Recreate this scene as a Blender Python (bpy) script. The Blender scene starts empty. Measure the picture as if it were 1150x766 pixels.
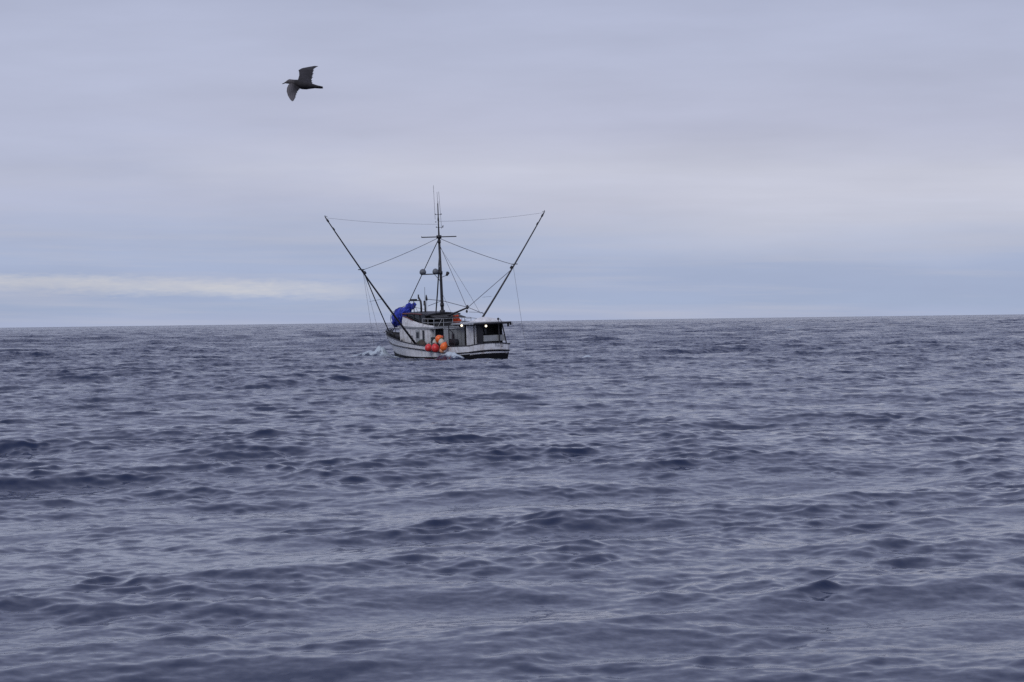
import bpy, math, random
import numpy as np
from mathutils import Vector, Matrix, Euler
R = math.radians
random.seed(7)
rng = np.random.default_rng(11)

# ------------------------------------------------------------------ sea state (needed for camera height)
G_SEED = 42
NW = 300
CREST_LIMIT = 0.10    # metres
WIND = R(-67)         # direction the waves run, towards the viewer and a little left


def wave_table(seed):
    g = np.random.default_rng(seed)
    lam = np.exp(np.linspace(math.log(0.14), math.log(30.0), NW)) * g.uniform(0.97, 1.03, NW)
    k = 2 * np.pi / lam
    dln = math.log(30.0 / 0.14) / NW
    B = np.interp(np.log(lam), np.log([.14, .22, .42, .75, 1.5, 3.5, 10.0, 26.0]), [.0090, .0160, .0205, .0150, .0066, .0032, .0014, .0002])
    a = np.sqrt(2 * B * dln) / k
    spread = np.clip(0.30 + 0.20 * np.log(12.0 / lam), 0.3, 1.0)
    th = WIND + g.normal(0, 1, NW) * spread * .9
    ph = g.uniform(0, 2 * np.pi, NW)
    # a long low swell
    k = np.append(k, [2 * np.pi / 62, 2 * np.pi / 47]); lam = np.append(lam, [62, 47])
    a = np.append(a, [0.11, 0.07]); th = np.append(th, [R(-80), R(-112)]); ph = np.append(ph, [g.uniform(0, 6.28), g.uniform(0, 6.28)])
    return k, a, th, ph, lam


WK, WA, WT, WP, WL = wave_table(G_SEED)


def sea_disp(x, y, dr):
    """displacement of the sea at x, y; dr = sampling distance there (short waves fade out)"""
    dx = np.zeros_like(x); dy = np.zeros_like(x); dz = np.zeros_like(x)
    shape = x.shape
    mod = None
    for k, a, th, ph, lam in sorted(zip(WK, WA, WT, WP, WL), key=lambda t: -t[4]):
        if lam < 1.8 and mod is None:
            # chop rides mostly on the crests and in cat's-paws, the hollows stay smooth
            hx = dz / max(1e-6, float(dz.std()))
            patch = np.sin(x * .9 + 1.9 * np.sin(y * .33)) * np.sin(y * .71 + 1.6 * np.sin(x * .43 + 2)) + .8 * np.sin(x * 2.3 + 1.5 * np.sin(y * 1.1)) * np.sin(y * 1.7 + 1.8 * np.sin(x * 1.2)) 
            long_ = (dx.copy(), dy.copy(), dz.copy())
            mod = np.clip(.74 + .16 * hx + .38 * patch, .22, 1.5)
        w = np.clip((lam / dr - 2.0) / 1.2, 0, 1)
        n = int(np.count_nonzero(w > 0))      # rows are sorted by distance, so a prefix
        if n == 0:
            continue
        if x.ndim > 1:
            n = shape[0]
        xs, ys, ws = x[:n], y[:n], (w[:n] * a)
        if mod is not None:
            ws = ws * mod[:n]
        c, s = math.cos(th), math.sin(th)
        arg = k * (xs * c + ys * s) + ph
        sn = np.sin(arg - .6) * ws           # crests lean down-wind: short steep fronts, long backs
        dz[:n] += np.cos(arg) * ws
        q = 0.82 if lam > .45 else .6
        dx[:n] -= q * c * sn
        dy[:n] -= q * s * sn
    # waves break before they pile up: hold back the rare peaks where many crests meet
    mag = np.sqrt((dx - long_[0]) ** 2 + (dy - long_[1]) ** 2 + (dz - long_[2]) ** 2) + 1e-9
    lim = CREST_LIMIT
    kk = lim * np.tanh(mag / lim) / mag
    return long_[0] + (dx - long_[0]) * kk, long_[1] + (dy - long_[1]) * kk, long_[2] + (dz - long_[2]) * kk


BX, BY = -5.35, 175.0
YAW, PITCH, HEEL = R(120), R(-1.0), R(-1.8)
_gx, _gy = np.meshgrid(np.linspace(BX - 4, BX + 4, 24), np.linspace(BY - 6, BY + 6, 24))
_m = sea_disp(_gx.astype(np.float64), _gy.astype(np.float64), np.full(_gx.shape, 0.3))[2].mean()
BZ = float(_m)
CAM_H = BZ + 2.5

# ------------------------------------------------------------------ camera, world, sun, exposure
sc = bpy.context.scene
col = sc.collection
FPX = 2715.0
cam = bpy.data.cameras.new('camera')
cam.sensor_width = 36.0
cam.lens = FPX / 1150 * 36.0
cam.clip_start = 0.1
cam.clip_end = 120000
camo = bpy.data.objects.new('camera', cam)
col.objects.link(camo)
camo.matrix_world = Matrix.Translation((0, 0, CAM_H)) @ Matrix.Rotation(R(90 - .475), 4, 'X') @ Matrix.Rotation(R(-.75), 4, 'Z')
sc.camera = camo

SUN_EL, SUN_AZ = 38.0, 205.0     # azimuth from +Y towards +X (behind the viewer's left shoulder)
world = bpy.data.worlds.new('World')
sc.world = world
world.use_nodes = True
wn, wl = world.node_tree.nodes, world.node_tree.links
wn.clear()


def srgb(r, g, b):
    return tuple(((v / 255) / 12.92 if v / 255 <= .04045 else ((v / 255 + .055) / 1.055) ** 2.4) for v in (r, g, b))


def N(t, **kw):
    n = wn.new(t)
    for k_, v in kw.items():
        setattr(n, k_, v)
    return n


def M(op, a, b=None, c=None, clamp=False):
    n = wn.new('ShaderNodeMath'); n.operation = op; n.use_clamp = clamp
    for i, v in enumerate((a, b, c)):
        if v is None:
            continue
        if isinstance(v, (int, float)):
            n.inputs[i].default_value = v
        else:
            wl.new(v, n.inputs[i])
    return n.outputs[0]


tc = N('ShaderNodeTexCoord')
sep = N('ShaderNodeSeparateXYZ'); wl.new(tc.outputs['Generated'], sep.inputs[0])
elev = M('MULTIPLY', M('ARCSINE', sep.outputs[2]), 57.2958)
azim = M('MULTIPLY', M('ARCTAN2', sep.outputs[0], sep.outputs[1]), 57.2958)
cxy = N('ShaderNodeCombineXYZ')
wl.new(M('MULTIPLY', azim, 0.10), cxy.inputs[0]); wl.new(M('MULTIPLY', elev, 0.55), cxy.inputs[1])


def noise(vec, scale, detail=4, rough=.55, off=0.0):
    mp = N('ShaderNodeVectorMath', operation='ADD'); wl.new(vec, mp.inputs[0]); mp.inputs[1].default_value = (off, off * .7, off * 1.3)
    n = N('ShaderNodeTexNoise'); n.inputs['Scale'].default_value = scale; n.inputs['Detail'].default_value = detail
    n.inputs['Roughness'].default_value = rough
    wl.new(mp.outputs[0], n.inputs['Vector'])
    return n.outputs[0]


n1 = noise(cxy.outputs[0], 1.1, 5, .5)
n2 = noise(cxy.outputs[0], 3.2, 5, .55, 7.3)
# the cloud base sits lower to the right: warp elevation by azimuth and noise
warp = M('ADD', M('MULTIPLY', M('SUBTRACT', n1, .5), 1.3), M('MULTIPLY', M('SUBTRACT', n2, .5), .45))
low = M('SUBTRACT', 1.0, M('MULTIPLY', M('ABSOLUTE', M('SUBTRACT', elev, 2.6)), .22), clamp=True)
ew = M('ADD', elev, M('MULTIPLY', low, M('ADD', warp, M('MULTIPLY', azim, .018))))
ramp = N('ShaderNodeValToRGB')
wl.new(M('DIVIDE', ew, 90.0), ramp.inputs[0])
cr = ramp.color_ramp
stops = [(-2, (168, 178, 205)), (0.0, (163, 177, 203)), (0.6, (162, 175, 203)), (1.5, (167, 179, 206)), (2.2, (174, 184, 209)), (2.75, (190, 194, 214)),
         (3.5, (196, 199, 215)), (4.6, (186, 190, 211)), (6.2, (181, 187, 210)), (8.5, (174, 181, 206)), (14, (168, 174, 203)),
         (30, (168, 173, 200)), (60, (176, 180, 205)), (90, (180, 184, 208))]
while len(cr.elements) > 1:
    cr.elements.remove(cr.elements[-1])
for i, (e, c) in enumerate(stops):
    p = max(0.0, e / 90.0)
    el = cr.elements[0] if i == 0 else cr.elements.new(p)
    el.position = p
    el.color = (*srgb(c[0] - 1, c[1] - 1, c[2]), 1)


def mixc(fac, a, b):
    m = N('ShaderNodeMix', data_type='RGBA'); m.blend_type = 'MIX'
    if isinstance(fac, (int, float)):
        m.inputs[0].default_value = fac
    else:
        wl.new(fac, m.inputs[0])
    for i, v in ((6, a), (7, b)):
        if isinstance(v, tuple):
            m.inputs[i].default_value = (*v, 1)
        else:
            wl.new(v, m.inputs[i])
    return m.outputs[2]


def band(v, c, w, soft):
    d = M('ABSOLUTE', M('SUBTRACT', v, c))
    return M('DIVIDE', M('SUBTRACT', w + soft, d), soft, clamp=True)


# pale break in the cloud, low on the left
n3 = noise(cxy.outputs[0], 4.0, 6, .6, 3.1)
nrag = noise(cxy.outputs[0], 26.0, 5, .6, 4.4)
ecream = M('ADD', elev, M('ADD', M('ADD', M('MULTIPLY', M('SUBTRACT', n3, .5), .3), M('MULTIPLY', M('SUBTRACT', nrag, .5), .26)), M('MULTIPLY', M('ADD', azim, 10.0), .035)))
mcream = M('MULTIPLY', band(ecream, .99, .05, .22), M('DIVIDE', M('SUBTRACT', -2.2, azim), 3.0, clamp=True))
n5b = noise(cxy.outputs[0], 7.0, 6, .65, 31.0)
ccol = mixc(M('MULTIPLY', M('MULTIPLY', mcream, .72), M('ADD', .55, M('MULTIPLY', M('SUBTRACT', n5b, .35), 1.8), clamp=True)), ramp.outputs[0], srgb(208, 207, 209))
# low bright cloud to the right
mright = M('MULTIPLY', band(M('ADD', elev, M('MULTIPLY', M('SUBTRACT', n1, .5), 1.2)), 2.5, .35, .9), M('DIVIDE', M('ADD', azim, 1.0), 7.0, clamp=True))
ccol = mixc(M('MULTIPLY', mright, .65), ccol, srgb(201, 203, 217))
# the left of the sky is a shade duller than the middle
mleft = M('MULTIPLY', M('DIVIDE', M('SUBTRACT', -2.5, M('ADD', azim, M('MULTIPLY', M('SUBTRACT', n2, .5), 9.0))), 8.0, clamp=True), M('MULTIPLY', M('DIVIDE', M('SUBTRACT', elev, 1.6), 1.4, clamp=True), M('DIVIDE', M('SUBTRACT', 9.0, elev), 5.0, clamp=True)))
ccol = mixc(M('MULTIPLY', mleft, .75), ccol, srgb(177, 184, 209))
# soft mottling
n4 = noise(cxy.outputs[0], 1.7, 6, .5, 11.0)
val = M('ADD', 1.0, M('MULTIPLY', M('SUBTRACT', n4, .5), .28))
vm = N('ShaderNodeVectorMath', operation='SCALE'); wl.new(ccol, vm.inputs[0]); wl.new(val, vm.inputs[3])
cs = N('ShaderNodeCombineXYZ')
wl.new(M('MULTIPLY', azim, 0.07), cs.inputs[0]); wl.new(M('ADD', M('MULTIPLY', elev, 1.5), M('MULTIPLY', azim, .03)), cs.inputs[1])
n5 = noise(cs.outputs[0], 1.5, 6, .6, 21.0)
lowm = M('MULTIPLY', M('DIVIDE', M('SUBTRACT', 4.5, elev), 3.0, clamp=True), M('DIVIDE', M('SUBTRACT', n5, .47), .22, clamp=True))
streaky = mixc(M('MULTIPLY', lowm, .55), vm.outputs[0], srgb(186, 189, 205))
v10 = N('ShaderNodeVectorMath', operation='SCALE'); wl.new(streaky, v10.inputs[0]); v10.inputs[3].default_value = 10.0
sky = N('ShaderNodeTexSky'); sky.sky_type = 'NISHITA'; sky.sun_disc = False
sky.sun_elevation = R(SUN_EL); sky.sun_rotation = R(SUN_AZ)
fin = mixc(.985, sky.outputs[0], v10.outputs[0])
bg = N('ShaderNodeBackground'); bg.inputs['Strength'].default_value = 0.1
wl.new(fin, bg.inputs['Color'])
wo = N('ShaderNodeOutputWorld'); wl.new(bg.outputs[0], wo.inputs['Surface'])

sun = bpy.data.lights.new('sun', 'SUN'); sun.energy = 0.9; sun.angle = R(25); sun.color = (1.0, .98, .95)
suno = bpy.data.objects.new('sun', sun); col.objects.link(suno)
sd = Vector((math.sin(R(SUN_AZ)) * math.cos(R(SUN_EL)), math.cos(R(SUN_AZ)) * math.cos(R(SUN_EL)), math.sin(R(SUN_EL))))
suno.rotation_euler = sd.to_track_quat('Z', 'Y').to_euler()
vs = sc.view_settings
vs.view_transform = 'Standard'; vs.look = 'None'; vs.exposure = 0.0; vs.gamma = 1.0; vs.use_curve_mapping = False


# ------------------------------------------------------------------ materials
def mat(name, base, rough=.6, metal=0.0, var=.15, scale=3.0, spec=.5, dirt=None, dirt_amt=0.0, emit=None, bump=0.0):
    m = bpy.data.materials.new(name); m.use_nodes = True
    nt = m.node_tree; b = nt.nodes['Principled BSDF']
    b.inputs['Roughness'].default_value = rough; b.inputs['Metallic'].default_value = metal
    b.inputs['Specular IOR Level'].default_value = spec
    tcx = nt.nodes.new('ShaderNodeTexCoord')
    nz = nt.nodes.new('ShaderNodeTexNoise'); nz.inputs['Scale'].default_value = scale; nz.inputs['Detail'].default_value = 6
    nt.links.new(tcx.outputs['Object'], nz.inputs['Vector'])
    rp = nt.nodes.new('ShaderNodeValToRGB'); e = rp.color_ramp.elements
    e[0].position, e[1].position = .3, .7
    e[0].color = (*[c * (1 - var) for c in base], 1); e[1].color = (*[min(1, c * (1 + var)) for c in base], 1)
    nt.links.new(nz.outputs[0], rp.inputs[0])
    out = rp.outputs[0]
    if dirt:
        mp = nt.nodes.new('ShaderNodeMapping'); mp.inputs['Scale'].default_value = (3.0, 3.0, .7)
        nt.links.new(tcx.outputs['Object'], mp.inputs[0])
        nd = nt.nodes.new('ShaderNodeTexNoise'); nd.inputs['Scale'].default_value = 1.6; nd.inputs['Detail'].default_value = 8; nd.inputs['Roughness'].default_value = .65
        nt.links.new(mp.outputs[0], nd.inputs['Vector'])
        mr = nt.nodes.new('ShaderNodeMapRange'); mr.inputs[1].default_value = .52; mr.inputs[2].default_value = .75; mr.inputs[4].default_value = dirt_amt
        nt.links.new(nd.outputs[0], mr.inputs[0])
        mx = nt.nodes.new('ShaderNodeMix'); mx.data_type = 'RGBA'
        nt.links.new(mr.outputs[0], mx.inputs[0]); nt.links.new(out, mx.inputs[6]); mx.inputs[7].default_value = (*dirt, 1)
        out = mx.outputs[2]
    nt.links.new(out, b.inputs['Base Color'])
    if bump:
        bp = nt.nodes.new('ShaderNodeBump'); bp.inputs['Strength'].default_value = bump; bp.inputs['Distance'].default_value = .02
        nt.links.new(nz.outputs[0], bp.inputs['Height']); nt.links.new(bp.outputs[0], b.inputs['Normal'])
    if emit:
        b.inputs['Emission Color'].default_value = (*emit[0], 1); b.inputs['Emission Strength'].default_value = emit[1]
    return m


MT = dict(
    white=mat('weathered_white_paint', (.72, .73, .75), .45, dirt=(.24, .17, .12), dirt_amt=.75),
    hullw=mat('hull_white_paint', (.80, .81, .83), .35, dirt=(.30, .20, .13), dirt_amt=.7),
    grey=mat('grey_paint', (.21, .215, .23), .5, dirt=(.08, .07, .06), dirt_amt=.5),
    lgrey=mat('light_grey_paint', (.34, .36, .38), .5, dirt=(.16, .13, .1), dirt_amt=.5),
    black=mat('black_hull_paint', (.008, .009, .012), .6, spec=.2),
    dark=mat('dark_trim', (.02, .02, .026), .5),
    inner=mat('dark_bulwark_paint', (.028, .028, .03), .6),
    pole=mat('tarred_pole', (.018, .018, .024), .45),
    wire=mat('rigging_wire', (.16, .16, .18), .5, .3),
    gwire=mat('galvanised_stay', (.12, .12, .14), .5, .3),
    glass=mat('dark_window_glass', (.008, .01, .014), .06, spec=.8),
    red=mat('faded_red_trim', (.16, .05, .05), .6),
    blue=mat('blue_sail_cloth', (.035, .06, .46), .7, bump=.5, var=.25, scale=5),
    orange=mat('orange_vinyl', (.95, .17, .03), .32, var=.12, scale=7),
    redb=mat('red_vinyl', (.72, .05, .05), .32, var=.15, scale=7),
    cream=mat('scuffed_white_vinyl', (.55, .54, .47), .4, var=.15, scale=7, dirt=(.35, .2, .12), dirt_amt=.6),
    tan=mat('faded_orange_vinyl', (.72, .34, .2), .4, var=.15, scale=7),
    otarp=mat('orange_tarp_cloth', (.6, .07, .02), .7, var=.35, scale=6, bump=.8),
    deck=mat('deck_paint', (.12, .12, .12), .7),
    net=mat('brown_net_pile', (.07, .055, .045), .9, var=.5, scale=20, bump=1.0),
    galv=mat('galvanised_steel', (.28, .29, .3), .45, .6),
    dome=mat('dome_grey', (.13, .14, .16), .5),
    rope=mat('green_rope', (.05, .12, .08), .9, var=.4, scale=30),
    lamp=mat('lit_lamp_glass', (.8, .75, .6), .3, emit=((1.0, .86, .62), 2.6)),
)


# ------------------------------------------------------------------ mesh builder
class MB:
    def __init__(s):
        s.v = []; s.f = []; s.m = []

    def add(s, vs_, fs_, mi=0):
        o = len(s.v)
        s.v += [tuple(map(float, p)) for p in vs_]
        s.f += [tuple(i + o for i in q) for q in fs_]
        s.m += [mi] * len(fs_)
        return s

    def box(s, c, size, rot=(0, 0, 0), mi=0, taper=None):
        hx, hy, hz = [k_ / 2 for k_ in size]
        m = Euler(rot).to_matrix()
        pts = []
        for z in (-1, 1):
            t = 1 if (z < 0 or taper is None) else taper
            for x, y in ((-1, -1), (1, -1), (1, 1), (-1, 1)):
                pts.append(Vector(c) + m @ Vector((x * hx * t, y * hy * t, z * hz)))
        return s.add(pts, [(3, 2, 1, 0), (4, 5, 6, 7), (0, 1, 5, 4), (1, 2, 6, 5), (2, 3, 7, 6), (3, 0, 4, 7)], mi)

    def tube(s, pts, r, n=8, mi=0, cap=True):
        pts = [Vector(p) for p in pts]
        rs = [r] * len(pts) if isinstance(r, (int, float)) else list(r)
        rings = []
        up = None
        for i, p in enumerate(pts):
            d = (pts[min(i + 1, len(pts) - 1)] - pts[max(i - 1, 0)]).normalized()
            if up is None:
                up = d.orthogonal().normalized()
            u_ = (up - d * up.dot(d)).normalized(); up = u_
            w_ = d.cross(u_)
            rings.append([p + (u_ * math.cos(2 * math.pi * j / n) + w_ * math.sin(2 * math.pi * j / n)) * rs[i] for j in range(n)])
        vs_ = [q for g in rings for q in g]
        fs_ = [(i * n + j, i * n + (j + 1) % n, (i + 1) * n + (j + 1) % n, (i + 1) * n + j) for i in range(len(pts) - 1) for j in range(n)]
        if cap:
            fs_.append(tuple(range(n))[::-1]); fs_.append(tuple((len(pts) - 1) * n + j for j in range(n)))
        return s.add(vs_, fs_, mi)

    def ball(s, c, rad, seg=14, rings=10, rot=(0, 0, 0), lump=0.0, mi=0, shape=None, seed=0):
        if isinstance(rad, (int, float)):
            rad = (rad,) * 3
        g = random.Random(seed)
        m = Euler(rot).to_matrix(); vs_ = []
        ph = [g.uniform(0, 6.28) for _ in range(6)]
        for i in range(rings + 1):
            t = math.pi * i / rings
            for j in range(seg):
                a = 2 * math.pi * j / seg
                d = Vector((math.sin(t) * math.cos(a), math.sin(t) * math.sin(a), math.cos(t)))
                k_ = 1 + lump * (math.sin(3 * d.x * 2 + ph[0]) * math.sin(4 * d.y + ph[1]) + .6 * math.sin(7 * d.z + 5 * d.x + ph[2]) + .4 * math.sin(11 * d.y + 9 * d.x + ph[3]))
                if shape:
                    k_ *= shape(d)
                vs_.append(Vector(c) + m @ Vector((d.x * rad[0] * k_, d.y * rad[1] * k_, d.z * rad[2] * k_)))
        fs_ = [(i * seg + j, (i + 1) * seg + j, (i + 1) * seg + (j + 1) % seg, i * seg + (j + 1) % seg) for i in range(rings) for j in range(seg)]
        return s.add(vs_, fs_, mi)

    def sheet(s, grid, th=0.0, mi=0):
        """grid[i][j] points, given thickness along z if th"""
        ni, nj = len(grid), len(grid[0])
        vs_ = [p for r_ in grid for p in r_]
        fs_ = [(i * nj + j, i * nj + j + 1, (i + 1) * nj + j + 1, (i + 1) * nj + j) for i in range(ni - 1) for j in range(nj - 1)]
        if th:
            n0 = len(vs_)
            vs2 = [(p[0], p[1], p[2] - th) for p in vs_]
            f2 = [tuple(n0 + q for q in reversed(f)) for f in fs_]
            edge = [(0, j) for j in range(nj)] + [(i, nj - 1) for i in range(1, ni)] + [(ni - 1, j) for j in range(nj - 2, -1, -1)] + [(i, 0) for i in range(ni - 2, 0, -1)]
            ids = [i * nj + j for i, j in edge]
            f3 = [(ids[q], ids[(q + 1) % len(ids)], ids[(q + 1) % len(ids)] + n0, ids[q] + n0) for q in range(len(ids))]
            return s.add(vs_ + vs2, fs_ + f2 + f3, mi)
        return s.add(vs_, fs_, mi)

    def build(s, name, mats, parent=None, smooth=False, bevel=0.0):
        me = bpy.data.meshes.new(name)
        me.from_pydata(s.v, [], s.f)
        mats = mats if isinstance(mats, (list, tuple)) else [mats]
        for m_ in mats:
            me.materials.append(MT[m_] if isinstance(m_, str) else m_)
        me.polygons.foreach_set('material_index', s.m)
        if smooth:
            me.polygons.foreach_set('use_smooth', [True] * len(s.f))
        me.update()
        o = bpy.data.objects.new(name, me); col.objects.link(o)
        if parent:
            o.parent = parent
        if bevel:
            b = o.modifiers.new('bevel', 'BEVEL'); b.width = bevel; b.segments = 2; b.limit_method = 'ANGLE'
        return o


def tag(o, label=None, cat=None, group=None, kind=None):
    if label: o['label'] = label
    if cat: o['category'] = cat
    if group: o['group'] = group
    if kind: o['kind'] = kind
    return o


def sag(p, q, d, n=9):
    p, q = Vector(p), Vector(q)
    return [p.lerp(q, i / (n - 1)) - Vector((0, 0, d * 4 * (i / (n - 1)) * (1 - i / (n - 1)))) for i in range(n)]


# ------------------------------------------------------------------ the boat's shape tables
def itp(x, xs, ys):
    return float(np.interp(x, xs, ys))


def smooth_tab(xs, ys):
    xs = np.array(xs, float); ys = np.array(ys, float)
    def f(x):
        # monotone-ish cubic (Catmull-Rom on uneven knots)
        i = int(np.clip(np.searchsorted(xs, x) - 1, 0, len(xs) - 2))
        def slope(j):
            if j == 0: return (ys[1] - ys[0]) / (xs[1] - xs[0])
            if j == len(xs) - 1: return (ys[-1] - ys[-2]) / (xs[-1] - xs[-2])
            return (ys[j + 1] - ys[j - 1]) / (xs[j + 1] - xs[j - 1])
        h = xs[i + 1] - xs[i]; t = (x - xs[i]) / h
        return float((2 * t**3 - 3 * t**2 + 1) * ys[i] + (t**3 - 2 * t**2 + t) * h * slope(i) + (-2 * t**3 + 3 * t**2) * ys[i + 1] + (t**3 - t**2) * h * slope(i + 1))
    return f


XS = [-7.5, -6.9, -6.2, -5, -2, 1, 3.5, 5.5, 6.8, 7.9]
HALF_X = [-7.5, -7.42, -7.2, -6.8, -6.2, -5, -2, 1, 3.5, 5.5, 6.8, 7.9]
HALF_Y = [1.60, 1.74, 1.88, 1.98, 2.06, 2.14, 2.3, 2.25, 1.92, 1.3, .72, .04]
half = smooth_tab(HALF_X, HALF_Y)
sheer = smooth_tab(XS, [.97, .95, .92, .9, .9, 1.1, 1.34, 1.46, 1.54, 1.62])
rub = smooth_tab(XS, [.53, .49, .45, .46, .62, .74, .82, .92, 1.0, 1.08])
boot = smooth_tab(XS, [.42, .36, .28, .20, .12, .12, .17, .26, .34, .4])
STAT = [-7.5, -7.46, -7.4, -7.3, -7.15, -6.95, -6.7, -6.4] + list(np.linspace(-6.0, 5.5, 24)) + list(np.linspace(5.75, 7.9, 12))


def halfz(x, z):
    """half breadth at height z"""
    b = half(x); sh = sheer(x)
    fl = itp(x, [-7.5, 0, 4, 7.9], [.09, .06, .30, .62])       # flare
    t = max(0.0, (sh - z) / (sh + .9))
    u_ = 1 - fl * min(1, t * 1.9) ** .9
    if z < -.05:
        tt = min(1, (-.05 - z) / .95)
        u_ *= math.sqrt(max(0, 1 - tt ** 2.2))
    return max(.015, b * u_)


def stemx(x, z):
    """rake: pull stations back toward the stern as z drops near the bow"""
    k_ = max(0, (x - 4.0) / 3.9)
    return x - k_ ** 2 * max(0, sheer(x) - z) * .72


def sternx(x, z):
    k_ = max(0, (-6.0 - x) / 1.5)
    return x + k_ * max(0, .6 - z) * .16


boat = bpy.data.objects.new('fishing_boat', None); col.objects.link(boat)
boat.matrix_world = Matrix.Translation((BX, BY, BZ)) @ Matrix.Rotation(YAW, 4, 'Z') @ Matrix.Rotation(PITCH, 4, 'Y') @ Matrix.Rotation(HEEL, 4, 'X')
BMW = boat.matrix_world.copy()
tag(boat, 'white fishing boat with black bottom, tall mast and two long outrigger poles', 'fishing boat')


def hull_pt(x, z, s_, off=0.0):
    return (sternx(stemx(x, z), z), s_ * (halfz(x, z) + off), z)


def crown(y):
    return .14 * (1 - (y / 1.6) ** 2)


mb = MB()
LV = 11
for s_ in (1, -1):
    g = []
    for x in STAT:
        zs = [-.95, -.8, -.5, -.2, 0.0, boot(x) - .0, rub(x), rub(x) + .45 * (sheer(x) - rub(x)), sheer(x)]
        g.append([hull_pt(x, z, s_) for z in zs])
    ni, nj = len(g), len(g[0])
    vs_ = [p for r_ in g for p in r_]
    for j in range(nj - 1):
        mi = 1 if j < 5 else 0
        fs_ = []
        for i in range(ni - 1):
            q = (i * nj + j, (i + 1) * nj + j, (i + 1) * nj + j + 1, i * nj + j + 1)
            fs_.append(q if s_ < 0 else q[::-1])
        used = sorted({a for f in fs_ for a in f}); mp_ = {a: n for n, a in enumerate(used)}
        mb.add([vs_[a] for a in used], [tuple(mp_[a] for a in f) for f in fs_], mi)
# transom, with a raised middle, white stripe between black bands
zt = [(-.95, 1), (-.5, 1), (0, 1), (.36, 0), (.46, 1), (.53, 0), (.75, 0), (.97, 0)]
ys_ = np.linspace(-1, 1, 17)
for a in range(len(zt) - 1):
    (z0, _), (z1, _) = zt[a], zt[a + 1]
    mi = zt[a][1]
    row0, row1 = [], []
    for t in ys_:
        for z, row in ((z0, row0), (z1, row1)):
            hb = halfz(-7.5, z) * t
            zz = z + (crown(hb) * max(0, z) / .95)
            row.append((sternx(-7.5, z) - .20 * (1 - t * t), hb, zz))
    mb.sheet([row0, row1], mi=mi)
hull = mb.build('hull', ['hullw', 'black'], boat, smooth=True)

# bulwark inside, deck
mb = MB()
for s_ in (1, -1):
    mb.sheet([[hull_pt(x, sheer(x), s_, -.07) for x in STAT[:-2]], [(hull_pt(x, .4, s_, -.12)[0], hull_pt(x, .4, s_, -.12)[1], .35 + max(0, x) * .07) for x in STAT[:-2]]])
mb.sheet([[(-7.42 - .18 * (1 - t * t), t * 1.53, .95 + crown(t * 1.53)) for t in ys_], [(-7.36, t * 1.5, .35) for t in ys_]])
mb.build('inner_bulwark', 'inner', boat)
mb = MB()
mb.sheet([[(stemx(x, .6), s_ * max(.01, halfz(x, .5) - .1), .36 + max(0, x) * .07) for s_ in (-1, 0, 1)] for x in STAT[:-1]], th=.05)
mb.build('deck', 'deck', boat)

# cap rail and rub rail swept along the side
for s_ in (1, -1):
    mb = MB(); mb.tube([Vector(hull_pt(x, sheer(x), s_, -.03)) + Vector((0, 0, .02)) for x in STAT], .048, 8)
    mb.build('cap_rail', 'dark', boat, smooth=True)
    mb = MB(); mb.tube([hull_pt(x, rub(x), s_, .02) for x in STAT], .045, 8)
    mb.build('rub_rail', 'dark', boat, smooth=True)
mb = MB(); mb.tube([(-7.5 - .20 * (1 - t * t), 1.57 * t, .99 + crown(1.57 * t)) for t in ys_], .04, 8)
mb.build('cap_rail', 'dark', boat, smooth=True)
mb = MB(); mb.tube([(-7.52 - .20 * (1 - t * t), 1.57 * t, .54 + crown(1.57 * t) * .6) for t in ys_], .045, 8)
mb.build('rub_rail', 'dark', boat, smooth=True)
mb = MB(); mb.tube([(stemx(7.9, z) + .03, 0, z) for z in np.linspace(-.6, 1.66, 10)], .05, 8)
mb.build('stem', 'white', boat, smooth=True)
# lettering on the transom (too small to read in the photo)
mb = MB()
yy = -.42
for w_, h_, sk in ((.07, .2, .0), (.06, .17, .1), (.08, .2, -.1), (.05, .14, .0), (.10, .24, .25), (.06, .2, 0)):
    mb.box((-7.705 + (yy ** 2) * .08, yy, .84 + crown(yy)), (.012, .028, h_), (sk, 0, 0))
    mb.box((-7.705 + (yy ** 2) * .08, yy - w_ / 2, .84 + crown(yy) + h_ * (.4 if sk == 0 else -.4)), (.011, w_, .026))
    yy -= .125
mb.build('name_lettering', 'grey', boat)

# bow rail, anchor roller and anchor
mb = MB()
pts = [Vector((stemx(x, sheer(x)), s_ * (half(x) - .06), sheer(x) + .33)) for s_, xs in ((1, [4.6, 5.6, 6.6, 7.3]), (-1, [7.3, 6.6, 5.6, 4.6])) for x in xs]
mb.tube(pts, .03, 6)
for p in pts:
    mb.tube([p, p - Vector((0, 0, .33))], .022, 6)
mb.build('bow_rail', 'dark', boat)
mb = MB()
mb.box((7.75, 0, 1.72), (.7, .16, .1)); mb.tube([(7.2, 0, 1.85), (8.1, 0, 1.72)], .035, 6)
mb.tube([(8.1, -.22, 1.62), (8.15, 0, 1.7), (8.1, .22, 1.62)], .03, 6)
mb.build('anchor', 'dark', boat)
mb = MB()
mb.tube([(6.3, -.25, 1.25), (6.3, .25, 1.25)], .2, 12); mb.box((6.3, 0, .95), (.35, .6, .3))
mb.build('anchor_winch', 'dark', boat)
mb = MB(); mb.box((6.9, .25, 1.35), (.5, .4, .35)); mb.tube([(6.6, .5, 1.55), (7.0, .1, 1.75)], .07, 8)
mb.build('bow_fender', 'inner', boat)

# ------------------------------------------------------------------ deckhouse
house = MB()
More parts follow.
